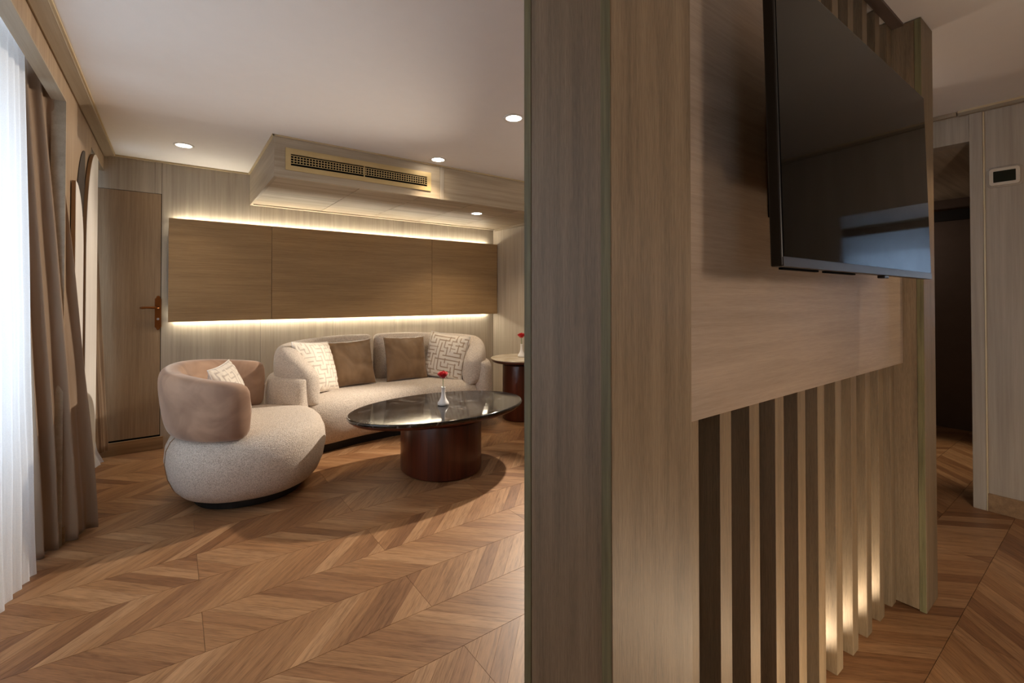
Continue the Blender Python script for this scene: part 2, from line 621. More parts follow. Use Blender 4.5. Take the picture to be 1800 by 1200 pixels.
# pale lipping round the openings
V, F = box(WL - 0.049, WL + 0.003, 1.15, 3.09, 2.150, 2.158)
box(WL - 0.049, WL + 0.003, 3.082, 3.09, 0, 2.150, (V, F))
box(WL - 0.049, WL + 0.003, 3.96, YB, 2.150, 2.158, (V, F))
obj('trim_2', V, F, M['wall_y'], kind='structure')
# cornice between ceiling and left wall
cor = [(WL, CEIL + .02), (WL, 2.256), (WL + .008, 2.252), (-0.374, CEIL - .014), (-0.372, CEIL - .014), (-0.366, CEIL - .006), (-0.366, CEIL + .02)]
V, F = prism(cor, -3.0, YB - 0.022, 1)
obj('trim_3', V, F, M['wall_y'], kind='structure')
obj('trim_4', *box(-0.369, -0.361, -3.0, YB - 0.022, CEIL - 0.010, CEIL), M['gold'], kind='structure')
# skirting
obj('baseboard_left', *box(WL, WL + 0.012, 3.10, 3.95, 0, 0.085), M['base'], kind='structure', bevel=0.002)

# outer shell behind the curtains with the windows
V, F = box(-0.98, -0.90, -3.1, 4.7, 0, 0.55)
box(-0.98, -0.90, -3.1, 4.7, 1.98, 2.4, (V, F))
for a, b_ in [(-3.1, -1.85), (-0.75, 1.25), (2.95, 4.05), (4.52, 4.7)]:
    box(-0.98, -0.90, a, b_, 0.55, 1.98, (V, F))
box(-0.98, WL, -3.1, 4.7, 2.40, 2.5, (V, F))
box(-0.90, WL - 0.05, 3.40, 3.50, 0, 2.4, (V, F))
obj('wall_outer', V, F, M['ceil'], kind='structure')
for i, (a, b_) in enumerate([(-1.85, -0.75), (1.25, 2.95), (4.05, 4.52)]):
    w = empty('window_%d' % (i + 1), (-0.94, (a + b_) / 2, 0.55), kind='structure')
    V, F = box(-0.97, -0.91, a, a + 0.05, 0.55, 1.98)
    box(-0.97, -0.91, b_ - 0.05, b_, 0.55, 1.98, (V, F))
    box(-0.97, -0.91, a + 0.05, b_ - 0.05, 0.55, 0.60, (V, F))
    box(-0.97, -0.91, a + 0.05, b_ - 0.05, 1.93, 1.98, (V, F))
    obj('window_frame', V, F, M['frame'], w)
    obj('window_pane', *box(-0.944, -0.936, a + 0.05, b_ - 0.05, 0.60, 1.93), M['glass'], w)

# right wall of the sitting room and the wall with the thermostat
wr = obj('wall_right', *box(XR + 0.012, XR + 0.1, 0.92, 4.75, 0, CEIL), M['void'], kind='structure')
for y0, y1 in [(0.92, 1.6), (1.6, 2.35), (2.35, 3.1), (3.1, 3.85), (3.85, 4.6)]:
    obj('wall_board', *box(XR, XR + 0.012, y0 + .0008, y1 - .0008, 0, CEIL), M['wall'], wr, bevel=0.0008)
V, F = box(XK, XK + 0.1, -3.1, 0.512, 0, CEIL)
box(XK, XK + 0.10, 0.512, 2.0, 2.10, CEIL, (V, F))
obj('wall_entry', V, F, M['wall'], kind='structure')
obj('trim_13', *box(XK - 0.012, XK + 0.11, 0.514, 0.568, 0, 2.262), M['wall'], kind='structure', bevel=0.002)
obj('trim_5', *box(XK - 0.010, XK, 0.506, 0.513, 0, 2.25), M['gold'], kind='structure')
obj('trim_6', *box(XK - 0.03, XK, -3.0, 0.612, CEIL - 0.028, CEIL), M['wall_y'], kind='structure', bevel=0.003)
obj('trim_7', *box(XK - 0.034, XK - 0.026, -3.0, 0.612, CEIL - 0.012, CEIL), M['gold'], kind='structure')
obj('trim_8', *box(XK - 0.03, XK, 0.618, 1.6, CEIL - 0.022, CEIL), M['wall_y'], kind='structure', bevel=0.003)
obj('baseboard_entry', *box(XK - 0.014, XK, -3.0, 0.508, 0, 0.10), M['base'], kind='structure', bevel=0.003)
# passage beyond
V, F = box(5.75, 5.85, 0.2, 2.4, 0, 2.3)
obj('wall_passage_end', V, F, M['dark'], kind='structure')
obj('trim_9', *box(5.70, 5.75, 0.2, 2.2, 1.90, 1.99), M['black'], kind='structure')
V, F = box(XK + 0.1, 5.85, 0.10, 0.20, 0, 2.3)
box(XK + 0.1, 5.85, 2.0, 2.1, 0, 2.3, (V, F))
obj('wall_passage_sides', V, F, M['wall'], kind='structure')
obj('wall_sitting_return', *box(XR, 3.8, 1.55, 1.65, 0, CEIL), M['wall'], kind='structure')
obj('ceiling_passage', *box(XK + 0.1, 5.85, 0.1, 2.1, 2.10, 2.2), M['wall_h'], kind='structure')
# bed-side end of the room (behind the photographer)
obj('wall_rear', *box(-0.9, 3.8, -3.1, -3.0, 0, CEIL), M['wall'], kind='structure')

# ------------------------------------------------------------------ floor
fl = obj('floor', *box(-1.0, 6.0, -3.1, 4.75, -0.10, -0.012), M['sub'], kind='structure')
ROW = 0.2457
Y0 = 1.388
PL = 1.44
PITCH = 0.0848
GAP = 0.0004


def clipx(poly, lo, hi):
    for sgn, lim in ((1, lo), (-1, -hi)):
        out = []
        for i in range(len(poly)):
            p, q = poly[i], poly[(i + 1) % len(poly)]
            dp, dq = sgn * p[0] - lim, sgn * q[0] - lim
            if dp >= 0:
                out.append(p)
            if dp * dq < 0:
                t = dp / (dp - dq)
                out.append((p[0] + (q[0] - p[0]) * t, p[1] + (q[1] - p[1]) * t))
        poly = out
        if not poly:
            break
    return poly


YAW = radians(36.333)


def pix(x, y, z=0):
    dx = x * sin(YAW) + y * cos(YAW)
    if dx < 0.05:
        return None
    return 900 + FPX * (x * cos(YAW) - y * sin(YAW)) / dx, 522 + FPX * (EYE - z) / dx


shared = {}
rest = {0: ([], []), 1: ([], [])}
for k in range(-9, 14):
    ya, yb = Y0 + k * ROW + GAP * 2, Y0 + (k + 1) * ROW - GAP * 2
    if ya > YB:
        continue
    yb = min(yb, YB - 0.001)
    odd = k % 2
    # k=0: joint at .09 ; odd rows .81
    j0 = 0.815 if odd else 0.095
    sgn = 1 if odd else -1      # lean of the strips
    n = -4
    while j0 + n * PL < 6.0:
        xa, xb = j0 + n * PL + GAP * 1.6, j0 + (n + 1) * PL - GAP * 1.6
        n += 1
        xa2, xb2 = max(xa, -0.9), min(xb, 5.8)
        if xb2 - xa2 < 0.02:
            continue
        if (xa2 + xb2) / 2 > XR and ya > 1.55:
            continue
        plank = None
        h = yb - ya
        m0 = int(math.floor((xa2 - ROW - xa) / PITCH)) - 1
        m1 = int(math.ceil((xb2 + ROW - xa) / PITCH)) + 1
        for q in range(m0, m1):
            xs = xa + q * PITCH
            sh = h * sgn
            poly = [(xs + GAP, ya), (xs + PITCH - GAP, ya), (xs + PITCH - GAP + sh, yb), (xs + GAP + sh, yb)]
            full = min(p[0] for p in poly) >= xa2 and max(p[0] for p in poly) <= xb2
            poly = clipx(poly, xa2, xb2)
            if len(poly) < 3:
                continue
            ar = abs(sum(poly[i][0] * poly[(i + 1) % len(poly)][1] - poly[(i + 1) % len(poly)][0] * poly[i][1] for i in range(len(poly)))) / 2
            if ar < 2e-5:
                continue
            cx = sum(p[0] for p in poly) / len(poly)
            cy = sum(p[1] for p in poly) / len(poly)
            uv = pix(cx, cy)
            vis = uv is not None and -140 < uv[0] < 1940 and uv[1] < 1330
            if vis and cy > 0.72 and 985 < uv[0] < 1600:
                vis = False
            if vis and cx < -0.62:
                vis = False
            mat = M['stripA'] if sgn > 0 else M['stripB']
            dz = -0.0002 * random.random()
            if not vis:
                prism(poly, -0.012, dz, 2, rest[odd])
                continue
            if plank is None:
                plank = empty('plank', (xa2, ya, 0), parent=fl)
            loc = (xs - xa2, 0, 0)
            key = (odd, round(h, 4)) if full else None
            if key and key in shared:
                me = shared[key]
            else:
                V, F = prism([(p[0] - xs, p[1] - ya) for p in poly], -0.012, -0.0001, 2)
                me = mesh('strip', V, F)
                me.materials.append(mat)
                if key:
                    shared[key] = me
            o = bpy.data.objects.new('strip', me)
            COL.objects.link(o)
            o.parent = plank
            o.location = loc
for q in (0, 1):
    obj('hidden_strips', *rest[q], M['stripA' if q else 'stripB'], fl, kind='stuff')

# ------------------------------------------------------------------ bulkhead with the air outlet
BX, BY, BZ = 0.532, 3.39, 2.003
bk = obj('ceiling_bulkhead', *box(BX + 0.02, XR, BY + 0.02, YB, BZ + 0.03, CEIL), M['void'], kind='structure')
obj('side_panel', *box(BX, BX + 0.02, BY + 0.0005, YB, BZ, CEIL), M['wall_y'], bk, bevel=0.002)
for x0, x1 in [(BX, 1.757), (1.795, XR)]:
    obj('fascia_panel', *box(x0 + .001, x1, BY, BY + 0.02, BZ, CEIL), M['wall_h'], bk, bevel=0.002)
obj('fascia_cover_strip', *box(1.757, 1.795, BY - 0.006, BY + 0.02, BZ - .002, CEIL), M['wall'], bk, bevel=0.002)
for x0, x1 in [(0.552, 1.11), (1.11, 1.60), (1.60, 2.10), (2.10, 2.60), (2.60, XR)]:
    obj('soffit_panel', *box(x0 + .0025, x1 - .0025, BY + 0.02, YB - 0.075, BZ + 0.004, BZ + 0.03), M['wall_h'], bk, bevel=0.001)
obj('soffit_edge_strip', *box(BX + .02, XR, YB - 0.050, YB, BZ + 0.0, BZ + 0.03), M['wall_h'], bk, bevel=0.002)
obj('trim_10', *box(BX - 0.012, XR, BY - 0.014, BY, CEIL - 0.010, CEIL), M['gold'], kind='structure')
obj('trim_11', *box(BX - 0.014, BX, BY - 0.014, YB - .02, CEIL - 0.010, CEIL), M['gold'], kind='structure')
obj('trim_12', *box(XR - 0.02, XR, BY, YB - .06, BZ - 0.018, BZ + .004), M['wall_y'], kind='structure')

vent = empty('air_vent', (1.137, BY, 2.131), 'champagne metal slot air vent on the front of the ceiling bulkhead', 'air vent')
V, F = box(0.60, 1.674, BY - 0.008, BY, 2.168, 2.206)
box(0.60, 1.674, BY - 0.008, BY, 2.057, 2.090, (V, F))
box(0.60, 0.633, BY - 0.008, BY, 2.090, 2.168, (V, F))
box(1.639, 1.674, BY - 0.008, BY, 2.090, 2.168, (V, F))
obj('vent_frame', V, F, M['vent'], vent)
obj('vent_backing', *box(0.633, 1.639, BY - 0.0012, BY - 0.0004, 2.090, 2.168), M['void'], vent)
obj('vent_divider', *box(1.129, 1.136, BY - 0.0075, BY - 0.0012, 2.090, 2.168), M['vent'], vent)
for z in (2.1065, 2.1235, 2.1405, 2.1575):
    obj('vent_louvre', *box(0.633, 1.639, BY - 0.0065, BY - 0.0012, z - 0.0019, z + 0.0019), M['vent'], vent)
V, F = [], []
for i in range(1, 51):
    x = 0.633 + i * (1.639 - 0.633) / 51
    box(x - 0.0022, x + 0.0022, BY - 0.0045, BY - 0.0012, 2.1065, 2.1575, (V, F))
obj('vent_fins', V, F, M['vent'], vent, kind='stuff')


# ------------------------------------------------------------------ recessed downlights
def downlight(x, y, z, label, power, spot=95, tilt=(0, 0)):
    d = empty('downlight', (x, y, z), label, 'downlight', 'recessed ceiling downlights')
    V, F = lathe([(.062, 0), (.062, -.004), (.047, -.005), (.047, 0)], (x, y, z), 32, caps=False)
    obj('trim_ring', V, F, M['white'], d, smooth=True)
    V, F = lathe([(.0465, -.0005), (.0465, -.0035), (.0001, -.0035)], (x, y, z), 32, caps=False)
    obj('lens', V, F, M['lens'], d)
    if power:
        light('downlight_beam', 'SPOT', (x, y, z - 0.03), power, K_WARM, 0.03, target=(x + tilt[0], y + tilt[1], 0), spot=spot, blend=0.6, parent=d)


downlight(0.052, 4.01, CEIL, 'downlight in the white ceiling near the brown door', 9)
downlight(1.665, 3.243, CEIL, 'downlight in the white ceiling just in front of the air vent', 14)
downlight(1.645, 2.219, CEIL, 'downlight in the white ceiling beside the wooden column top', 8)
downlight(2.348, 3.766, BZ + .004, 'small downlight under the wooden bulkhead above the sofa', 30, 120)

# ------------------------------------------------------------------ back-lit wall panel above the sofa
PY = 4.50
lp = empty('backlit_wall_panel', (1.53, PY, 1.0), 'long brown wood panel with glowing edges above the sofa', 'wall panel')
for x0, x1 in [(-0.035, 0.693), (0.693, 2.24), (2.24, 3.095)]:
    obj('panel_board', *box(x0 + .0014, x1 - .0014, PY, PY + 0.02, 1.003, 1.823), M['led_panel'], lp, bevel=0.001)
obj('panel_backing', *box(-0.034, 3.094, PY + 0.0202, PY + 0.0245, 1.004, 1.822), M['black'], lp)
obj('panel_batten', *box(0.03, 3.02, PY + 0.0247, YB, 1.10, 1.72), M['black'], lp)
obj('light_strip', *box(0.0, 3.0, YB - 0.030, YB - 0.018, 1.806, 1.809), M['led'], lp, label='warm glowing strip along the top edge')
obj('light_strip', *box(0.0, 3.0, YB - 0.030, YB - 0.018, 1.017, 1.020), M['led'], lp, label='warm glowing strip along the bottom edge')

# ------------------------------------------------------------------ partition with columns, slats and TV panel
pt = empty('room_divider', (1.5, 0.6, 0), 'pale wood room divider of two columns, vertical slats and a horizontal board', 'room divider', kind='thing')


def column(x0, x1, y0, y1):
    c = empty('column', ((x0 + x1) / 2, (y0 + y1) / 2, 0), parent=pt)
    t = 0.021
    obj('front_board', *box(x0, x1, y0, y0 + t, 0, CEIL - .004), M['part'], c, bevel=0.0012)
    obj('back_board', *box(x0, x1, y1 - t, y1, 0, CEIL - .004), M['part'], c, bevel=0.0012)
    obj('side_board', *box(x0 + .0006, x0 + .018, y0 + t + .0012, y1 - t - .0012, 0.004, CEIL - .004), M['part'], c)
    obj('side_board', *box(x1 - .018, x1 - .0006, y0 + t + .0012, y1 - t - .0012, 0.004, CEIL - .004), M['part'], c)
    for ya, yb_ in ((y0 + .0012, y0 + t), (y1 - t, y1 - .0012)):
        obj('edge_band', *box(x0 - .0006, x0 + .0002, ya, yb_, 0, CEIL - .004), M['band'], c, label='greenish edge strip')
    return c


column(0.543, 0.757, 0.480, 0.699)
column(2.309, 2.468, 0.484, 0.699)
for k in range(11):
    x = 0.8825 + 0.13675 * k
    if k == 10:
        x = 2.249
    obj('slat', *box(x, x + 0.050, 0.575, 0.675, 0.0, CEIL - .004), M['part'], pt, bevel=0.001)
obj('light_block_panel', *box(0.758, 2.308, 0.677, 0.697, 0.0, CEIL - .004), M['part'], pt)  # unseen board added to stop light leaking between the slats
obj('tv_board', *box(0.757, 2.309, 0.548, 0.5745, 0.942, 2.06), M['tv_panel'], pt, bevel=0.0015, label='wide board with horizontal grain')
obj('header_board', *box(0.757, 2.309, 0.538, 0.574, CEIL - 0.012, CEIL - .001), M['dark'], pt)

# ------------------------------------------------------------------ television
tv = empty('television', (1.455, 0.40, 1.26), 'large black wall television tilted slightly on the partition board', 'television')
TX0, TX1, TZ0, TH = 0.928, 1.988, 1.258, 0.60
tl = 0.024


def tvp(x, d, h):
    return (x, 0.398 + d + h / TH * tl * 0.6, TZ0 + h)


def tvbox(x0, x1, d0, d1, h0, h1):
    V = [tvp(x0, d0, h0), tvp(x1, d0, h0), tvp(x1, d1, h0), tvp(x0, d1, h0), tvp(x0, d0, h1), tvp(x1, d0, h1), tvp(x1, d1, h1), tvp(x0, d1, h1)]
    return V, box(0, 1, 0, 1, 0, 1)[1]


obj('tv_body', *tvbox(TX0, TX1, 0.0, 0.022, 0, TH), M['tv_body'], tv, bevel=0.003)
obj('tv_screen', *tvbox(TX0 + .006, TX1 - .006, -0.0012, 0.003, 0.020, TH - .006), M['tv_screen'], tv)
obj('tv_chin', *tvbox(TX0 + .002, TX1 - .002, -0.0015, 0.003, 0.001, 0.0185), M['bezel'], tv, label='thin grey lower bezel')
obj('tv_rear_housing', *tvbox(TX0 + 0.12, TX1 - 0.12, 0.022, 0.052, 0.02, 0.40), M['tv_body'], tv, bevel=0.006)
obj('tv_sensor', *tvbox(1.52, 1.555, -0.001, 0.016, -0.008, 0.0), M['tv_body'], tv, bevel=0.002)
V, F = tvbox(TX0 + 0.03, TX0 + 0.20, 0.012, 0.020, -0.004, 0.0)
F2 = tvbox(TX0 + 0.24, TX0 + 0.42, 0.012, 0.020, -0.004, 0.0)
F += [tuple(i + len(V) for i in f) for f in F2[1]]
V += F2[0]
obj('tv_speaker_slot', V, F, M['void'], tv)
V, F = box(1.20, 1.70, 0.535, 0.548, 1.40, 1.66)
for xx in (1.28, 1.60):
    box(xx, xx + .03, 0.44, 0.536, 1.38, 1.70, (V, F))
obj('wall_bracket', V, F, M['black'], tv)

# ------------------------------------------------------------------ thermostat
th = empty('thermostat', (XK, 0.43, 1.865), 'small cream thermostat with dark screen on the wall right of the passage', 'thermostat')


def rrect(y0, y1, z0, z1, r, n=5):
    P = []
    for cy_, cz_, a0 in ((y1 - r, z1 - r, 0), (y0 + r, z1 - r, 90), (y0 + r, z0 + r, 180), (y1 - r, z0 + r, 270)):
        for i in range(n + 1):
            a = radians(a0 + 90 * i / n)
            P.append((cy_ + r * cos(a), cz_ + r * sin(a)))
    return P


obj('back_plate', *prism(rrect(0.362, 0.496, 1.812, 1.922, .016), XK - 0.006, XK, 0), M['wall'], th, bevel=0.001)
obj('housing', *prism(rrect(0.370, 0.489, 1.820, 1.914, .014), XK - 0.020, XK - 0.006, 0), M['cream_plastic'], th, bevel=0.002)
obj('display', *prism(rrect(0.386, 0.472, 1.836, 1.898, .003), XK - 0.0212, XK - 0.0195, 0), M['lcd'], th)

# wall mirror on the same wall, just outside the frame (seen in the television)
mr = empty('wall_mirror', (XK, -0.10, 0.9), 'tall frameless mirror on the thermostat wall', 'mirror')
obj('mirror_glass', *box(XK - 0.012, XK - 0.004, -0.385, 0.235, 0.35, 1.79), M['mirror'], mr)
obj('mirror_backing', *box(XK - 0.004, XK, -0.38, 0.23, 0.36, 1.78), M['black'], mr)


# ------------------------------------------------------------------ arched panels on the left wall
def arch_poly(y_low, y_peak, z_low, z_top, z_bot, y_end=None, n=16):
    P = [(y_low, z_bot), (y_low, z_low)]
    for i in range(1, n + 1):
        a = pi / 2 * i / n
        P.append((y_peak + (y_low - y_peak) * cos(a), z_low + (z_top - z_low) * sin(a)))
    if y_end is not None:
        P.append((y_end, z_top - 0.0 if abs(y_end - y_peak) < 1e-6 else z_top - 0.004))
        P.append((y_end, z_bot))
    else:
        P.append((y_peak, z_bot))
    return P


def arch_board(name, poly, x0, x1, mat_face, label):
    r = empty(name, (WL, sum(p[0] for p in poly) / len(poly), poly[0][1]), label, 'wall panel')
    obj('panel_core', *prism(poly, x0, x1 - 0.002, 0), M['edge'], r)
    obj('panel_face', *prism(poly, x1 - 0.002, x1, 0), mat_face, r)
    return r


arch_board('arched_panel', arch_poly(3.50, 3.235, 1.45, 1.80, 0.10), WL + .0045, WL + 0.022, M['white_board'],
           'white quarter-arch wall panel beside the brown drape, lower of the pair')
arch_board('arched_panel', arch_poly(3.60, 4.0, 1.45, 2.118, 0.10, 4.075), WL + .0045, WL + 0.022, M['white_board'],
           'white quarter-arch wall panel near the door, taller of the pair')
da = obj('arch_shadow_sheet', *prism(arch_poly(3.36, 3.68, 1.45, 2.06, 0.10), WL, WL + 0.004, 0), M['arch_shadow'],  # thin dark sheet standing in for the arched panel's shadow
         label='dark painted arch shadow on the wall behind the white arched panels', cat='painted shadow')


# ------------------------------------------------------------------ curtains
def sheet(name, bot, top, nfold, amp_b, amp_t, z0, z1, mat, nu=160, nv=40, parent=None, solid=0.0, seed=0, slack=0.0, **kw):
    """bot/top: lists of (x,y) plan control points; folds push the sheet along its plan normal"""
    rb = [catmull([(p[0], p[1], 0) for p in bot], 24), catmull([(p[0], p[1], 0) for p in top], 24)]

    def at(P, s):
        f_ = s * (len(P) - 1)
        i = min(int(f_), len(P) - 2)
        return P[i].lerp(P[i + 1], f_ - i)
    V, F = [], []
    for j in range(nv + 1):
        t = j / nv
        te = t ** (1 + slack)
        for i in range(nu + 1):
            s = i / nu
            p = at(rb[0], s).lerp(at(rb[1], s), te)
            q = at(rb[0], min(s + .01, 1)).lerp(at(rb[1], min(s + .01, 1)), te) - at(rb[0], max(s - .01, 0)).lerp(at(rb[1], max(s - .01, 0)), te)
            nrm = Vector((q.y, -q.x, 0)).normalized()
            ph = s * nfold * 2 * pi + 0.5 * noise.noise(Vector((s * 6, t * 1.2, seed)))
            a = amp_b + (amp_t - amp_b) * t
            w = sin(ph) + 0.35 * sin(2 * ph + 1.3 + seed) * (1 - .5 * t)
            w *= a * (0.75 + 0.5 * noise.noise(Vector((s * nfold, 3.1, seed))))
            w += 0.012 * (1 - t) * noise.noise(Vector((s * 9, t * 4, seed + 5)))
            p = p + nrm * w
            V.append((p.x, p.y, z0 + (z1 - z0) * t))
    for j in range(nv):
        for i in range(nu):
            a = j * (nu + 1) + i
            F.append((a, a + 1, a + nu + 2, a + nu + 1))
    o = obj(name, V, F, mat, parent, smooth=True, **kw)
    if solid:
        m = o.modifiers.new('Solidify', 'SOLIDIFY')
        m.thickness = solid
    return o


sheet('sheer_curtain', [(-.62, 1.0), (-.60, 1.9), (-.545, 2.45), (-.475, 2.86)], [(-.60, 1.0), (-.58, 1.9), (-.55, 2.40), (-.53, 2.80)], 19, .013, .016, 0.004, 2.34,
      M['sheer'], nu=460, nv=30, seed=2, label='long white sheer curtain glowing with daylight in the near window bay', cat='curtain')
sheet('sheer_curtain', [(-.56, -1.98), (-.56, -1.3), (-.56, -0.62)], [(-.56, -1.98), (-.56, -1.3), (-.56, -0.62)], 13, .016, .016, 0.004, 2.34,
      M['sheer'], nu=300, nv=10, seed=3, label='white sheer curtain of the window behind the camera seen in the television', cat='curtain')
sheet('drape', [(-.50, 2.98), (-.46, 3.05), (-.40, 3.12), (-.325, 3.225)], [(-.60, 2.88), (-.56, 2.93), (-.53, 3.0), (-.50, 3.07)], 3.2, .030, .018, 0.006, 2.34,
      M['drape'], nu=150, nv=60, seed=4, solid=.002, slack=0.25, label='brown drape gathered beside the white sheer at the near window', cat='curtain')
sheet('sheer_curtain', [(-.52, 4.00), (-.47, 4.16), (-.395, 4.40)], [(-.56, 4.00), (-.55, 4.10), (-.54, 4.24)], 4, .012, .010, 0.02, 2.34,
      M['sheer'], nu=90, nv=24, seed=7, slack=-0.55, label='narrow white sheer curtain in the corner bay by the door', cat='curtain')
sheet('drape', [(-.46, 4.47), (-.42, 4.51), (-.385, 4.555)], [(-.54, 4.36), (-.52, 4.45), (-.49, 4.555)], 2.6, .010, .010, 0.06, 2.34,
      M['drape'], nu=90, nv=50, seed=9, solid=.002, label='brown drape hanging in the corner bay next to the door', cat='curtain')


# ------------------------------------------------------------------ armchair
CH = Vector((0.405, 3.363, 0))
CT = -0.16
CA, CB = 0.44, 0.50


def ch_pt(x, y, z):
    return (CH.x + x * cos(CT) - y * sin(CT), CH.y + x * sin(CT) + y * cos(CT), z)


def oval(a, b, z, n=64, e=2.3):
    return [ch_pt(a * spw(cos(2 * pi * k / n), e), b * spw(sin(2 * pi * k / n), e), z) for k in range(n)]


chair = empty('tub_armchair', CH, 'cream boucle tub armchair with a tan velvet wraparound back', 'armchair')
prof = [(.052, .62), (.056, .76), (.075, .835), (.11, .90), (.18, .965), (.27, 1.0), (.34, .985), (.385, .94), (.412, .88), (.428, .78), (.437, .6), (.441, .35), (.442, .1)]
obj('seat', *loft([oval(CA * s, CB * s, z) for z, s in prof]), M['boucle'], chair, smooth=True)
obj('swivel_base', *loft([oval(CA * s, CB * s, z) for z, s in [(0, .66), (.004, .68), (.05, .68), (.056, .66)]]), M['black'], chair)


def swept_back(frames, n_sec=20, e=3.2):
    """frames: (center Vector, normal Vector(out), half thickness, z0, z1, lean)"""
    rings = []
    for c, nrm, ht, z0, z1, lean in frames:
        r = []
        zc, hz = (z0 + z1) / 2, (z1 - z0) / 2
        for k in range(n_sec):
            a = 2 * pi * k / n_sec
            dn, dzv = ht * spw(cos(a), e), hz * spw(sin(a), e)
            tt = (zc + dzv - z0) / max(z1 - z0, 1e-4)
            p = c + nrm * (dn + lean * (tt - .3))
            r.append((p.x, p.y, zc + dzv))
        rings.append(r)
    return rings


fr = []
A0, A1, NF = radians(82), radians(272), 44
for i in range(NF + 1):
    u = i / NF
    a = A0 + (A1 - A0) * u
    ex = 2.3
    x, y = CA * .87 * spw(cos(a), ex), CB * .88 * spw(sin(a), ex)
    nx, ny = CB * cos(a), CA * sin(a)
    L = sqrt(nx * nx + ny * ny)
    c = Vector(ch_pt(x, y, 0))
    nv_ = Vector(ch_pt(nx / L, ny / L, 0)) - Vector((CH.x, CH.y, 0))
    e_ = min(u, 1 - u) / 0.055
    cap = 1.0 if e_ >= 1 else sqrt(max(0.0, 1 - (1 - e_) ** 2))
    ht = 0.070 * max(cap, 0.05)
    z1 = 0.70 + 0.095 * sin(pi * (0.08 + .84 * u)) ** 0.9
    z0 = 0.415 - 0.005
    mid = (z0 + z1) / 2
    sh = 0.82 + 0.18 * max(cap, 0.02)
    fr.append((c, nv_, ht, mid + (z0 - mid) * sh, mid + (z1 - mid) * sh, 0.045))
obj('backrest', *loft(swept_back(fr)), M['velvet'], chair, smooth=True, sub=1)
# welt along the outer bottom and the body seam
seam = [ch_pt(CA * s * 1.003 * spw(cos(radians(203)), 2.3), CB * s * 1.003 * spw(sin(radians(203)), 2.3), z) for z, s in prof[1:9]]
obj('body_seam', *tube(seam, .0028, 6), M['edge'], chair, smooth=True)

# ------------------------------------------------------------------ sofa
XS = 1.53
half = [(1.53, 4.30), (1.20, 4.29), (0.93, 4.19), (0.765, 4.02), (0.72, 3.85), (0.765, 3.72), (0.84, 3.655)]
sofa = empty('curved_sofa', (XS, 4.0, 0), 'cream boucle curved two-seat sofa with rounded arms under the glowing panel', 'sofa')


def mirror(P):
    return [(2 * XS - p[0], p[1]) for p in P]


def path_frames(P, n, off, ht, hfun, z0, lean, cap_a, cap_b, capw=0.05, zmin_end=0.85):
    Q = catmull([(p[0], p[1], 0) for p in P], n)
    ln = [0]
    for i in range(1, len(Q)):
        ln.append(ln[-1] + (Q[i] - Q[i - 1]).length)
    T = ln[-1]
    out = []
    for i, q in enumerate(Q):
        t = (Q[min(i + 1, len(Q) - 1)] - Q[max(i - 1, 0)]).normalized()
        nrm = Vector((t.y, -t.x, 0))
        if nrm.dot(q - Vector((XS, 3.7, 0))) < 0:
            nrm = -nrm
        u = ln[i] / T
        e1 = u / capw if cap_a else 9
        e2 = (1 - u) / capw if cap_b else 9
        e_ = min(e1, e2)
        cap = 1.0 if e_ >= 1 else sqrt(max(0.0, 1 - (1 - e_) ** 2))
        z1 = hfun(u)
        mid = (z0 + z1) / 2
        sh = zmin_end + (1 - zmin_end) * max(cap, .02)
        out.append((q + nrm * off, nrm, ht * max(cap, .05), mid + (z0 - mid) * sh, mid + (z1 - mid) * sh, lean))
    return out


def h_back(u):
    # top of the back cushions: high in the middle, rolling down at the arm front
    if u < 0.03:
        return 0.845
    h = 0.855 - 0.04 * max(0, (u - 0.25)) / 0.75
    if u > 0.76:
        h -= 0.20 * ((u - 0.76) / 0.24) ** 1.8
    return h


for side in (0, 1):
    P = half if side == 0 else mirror(half)
    P = P[:-1] + [(P[-1][0] + (0.045 if side == 0 else -0.045), P[-1][1] - 0.02)]
    P = [(P[0][0] + (-0.002 if side == 0 else .002), P[0][1])] + P[1:]
    obj('back_cushion', *loft(swept_back(path_frames(P, 10, 0.0, 0.100, h_back, 0.39, 0.025, True, True, 0.07, 0.93), 24, 3.0)), M['boucle'], sofa, smooth=True, sub=1)
# outer wrap
whole = [p for p in reversed(half[1:7])] + [half[0]] + mirror(half[1:7])
whole = [(x + (0.0 if i in (0, len(whole) - 1) else 0) * (1 if i == 0 else -1), y - (0.0 if i in (0, len(whole) - 1) else 0)) for i, (x, y) in enumerate(whole)]
obj('outer_wrap', *loft(swept_back(path_frames(whole, 10, 0.080, 0.085, lambda u: 0.615, 0.075, 0.01, True, True, 0.035, 0.92), 24, 3.6)), M['boucle'], sofa, smooth=True, sub=1)
# seat
fs = [(0.66, 3.92), (0.66, 3.78), (0.72, 3.665), (0.84, 3.605), (1.0, 3.60), (1.25, 3.655), (1.53, 3.68)]
front = catmull([(p[0], p[1], 0) for p in fs], 6)
front = front[:-1] + [Vector((2 * XS - p.x, p.y, 0)) for p in reversed(front)]
backp = catmull([(p[0], p[1], 0) for p in [(2.40, 3.92), (2.36, 4.08), (2.16, 4.25), (1.53, 4.32), (0.90, 4.25), (0.70, 4.08), (0.66, 3.92)]], 6)[1:-1]
plan = front + backp
cpl = Vector((XS, 3.95, 0))


def seat_ring(inset, z):
    R = []
    n_ = len(plan)
    for i, p in enumerate(plan):
        t = (plan[(i + 1) % n_] - plan[i - 1]).normalized()
        nr = Vector((-t.y, t.x, 0))
        if nr.dot(cpl - p) < 0:
            nr = -nr
        wt = 1.0 if z < .2 else max(0.08, min(1.0, (4.05 - p.y) / 0.33))
        q = p + nr * inset * wt
        R.append((q.x, q.y, z))
    return R


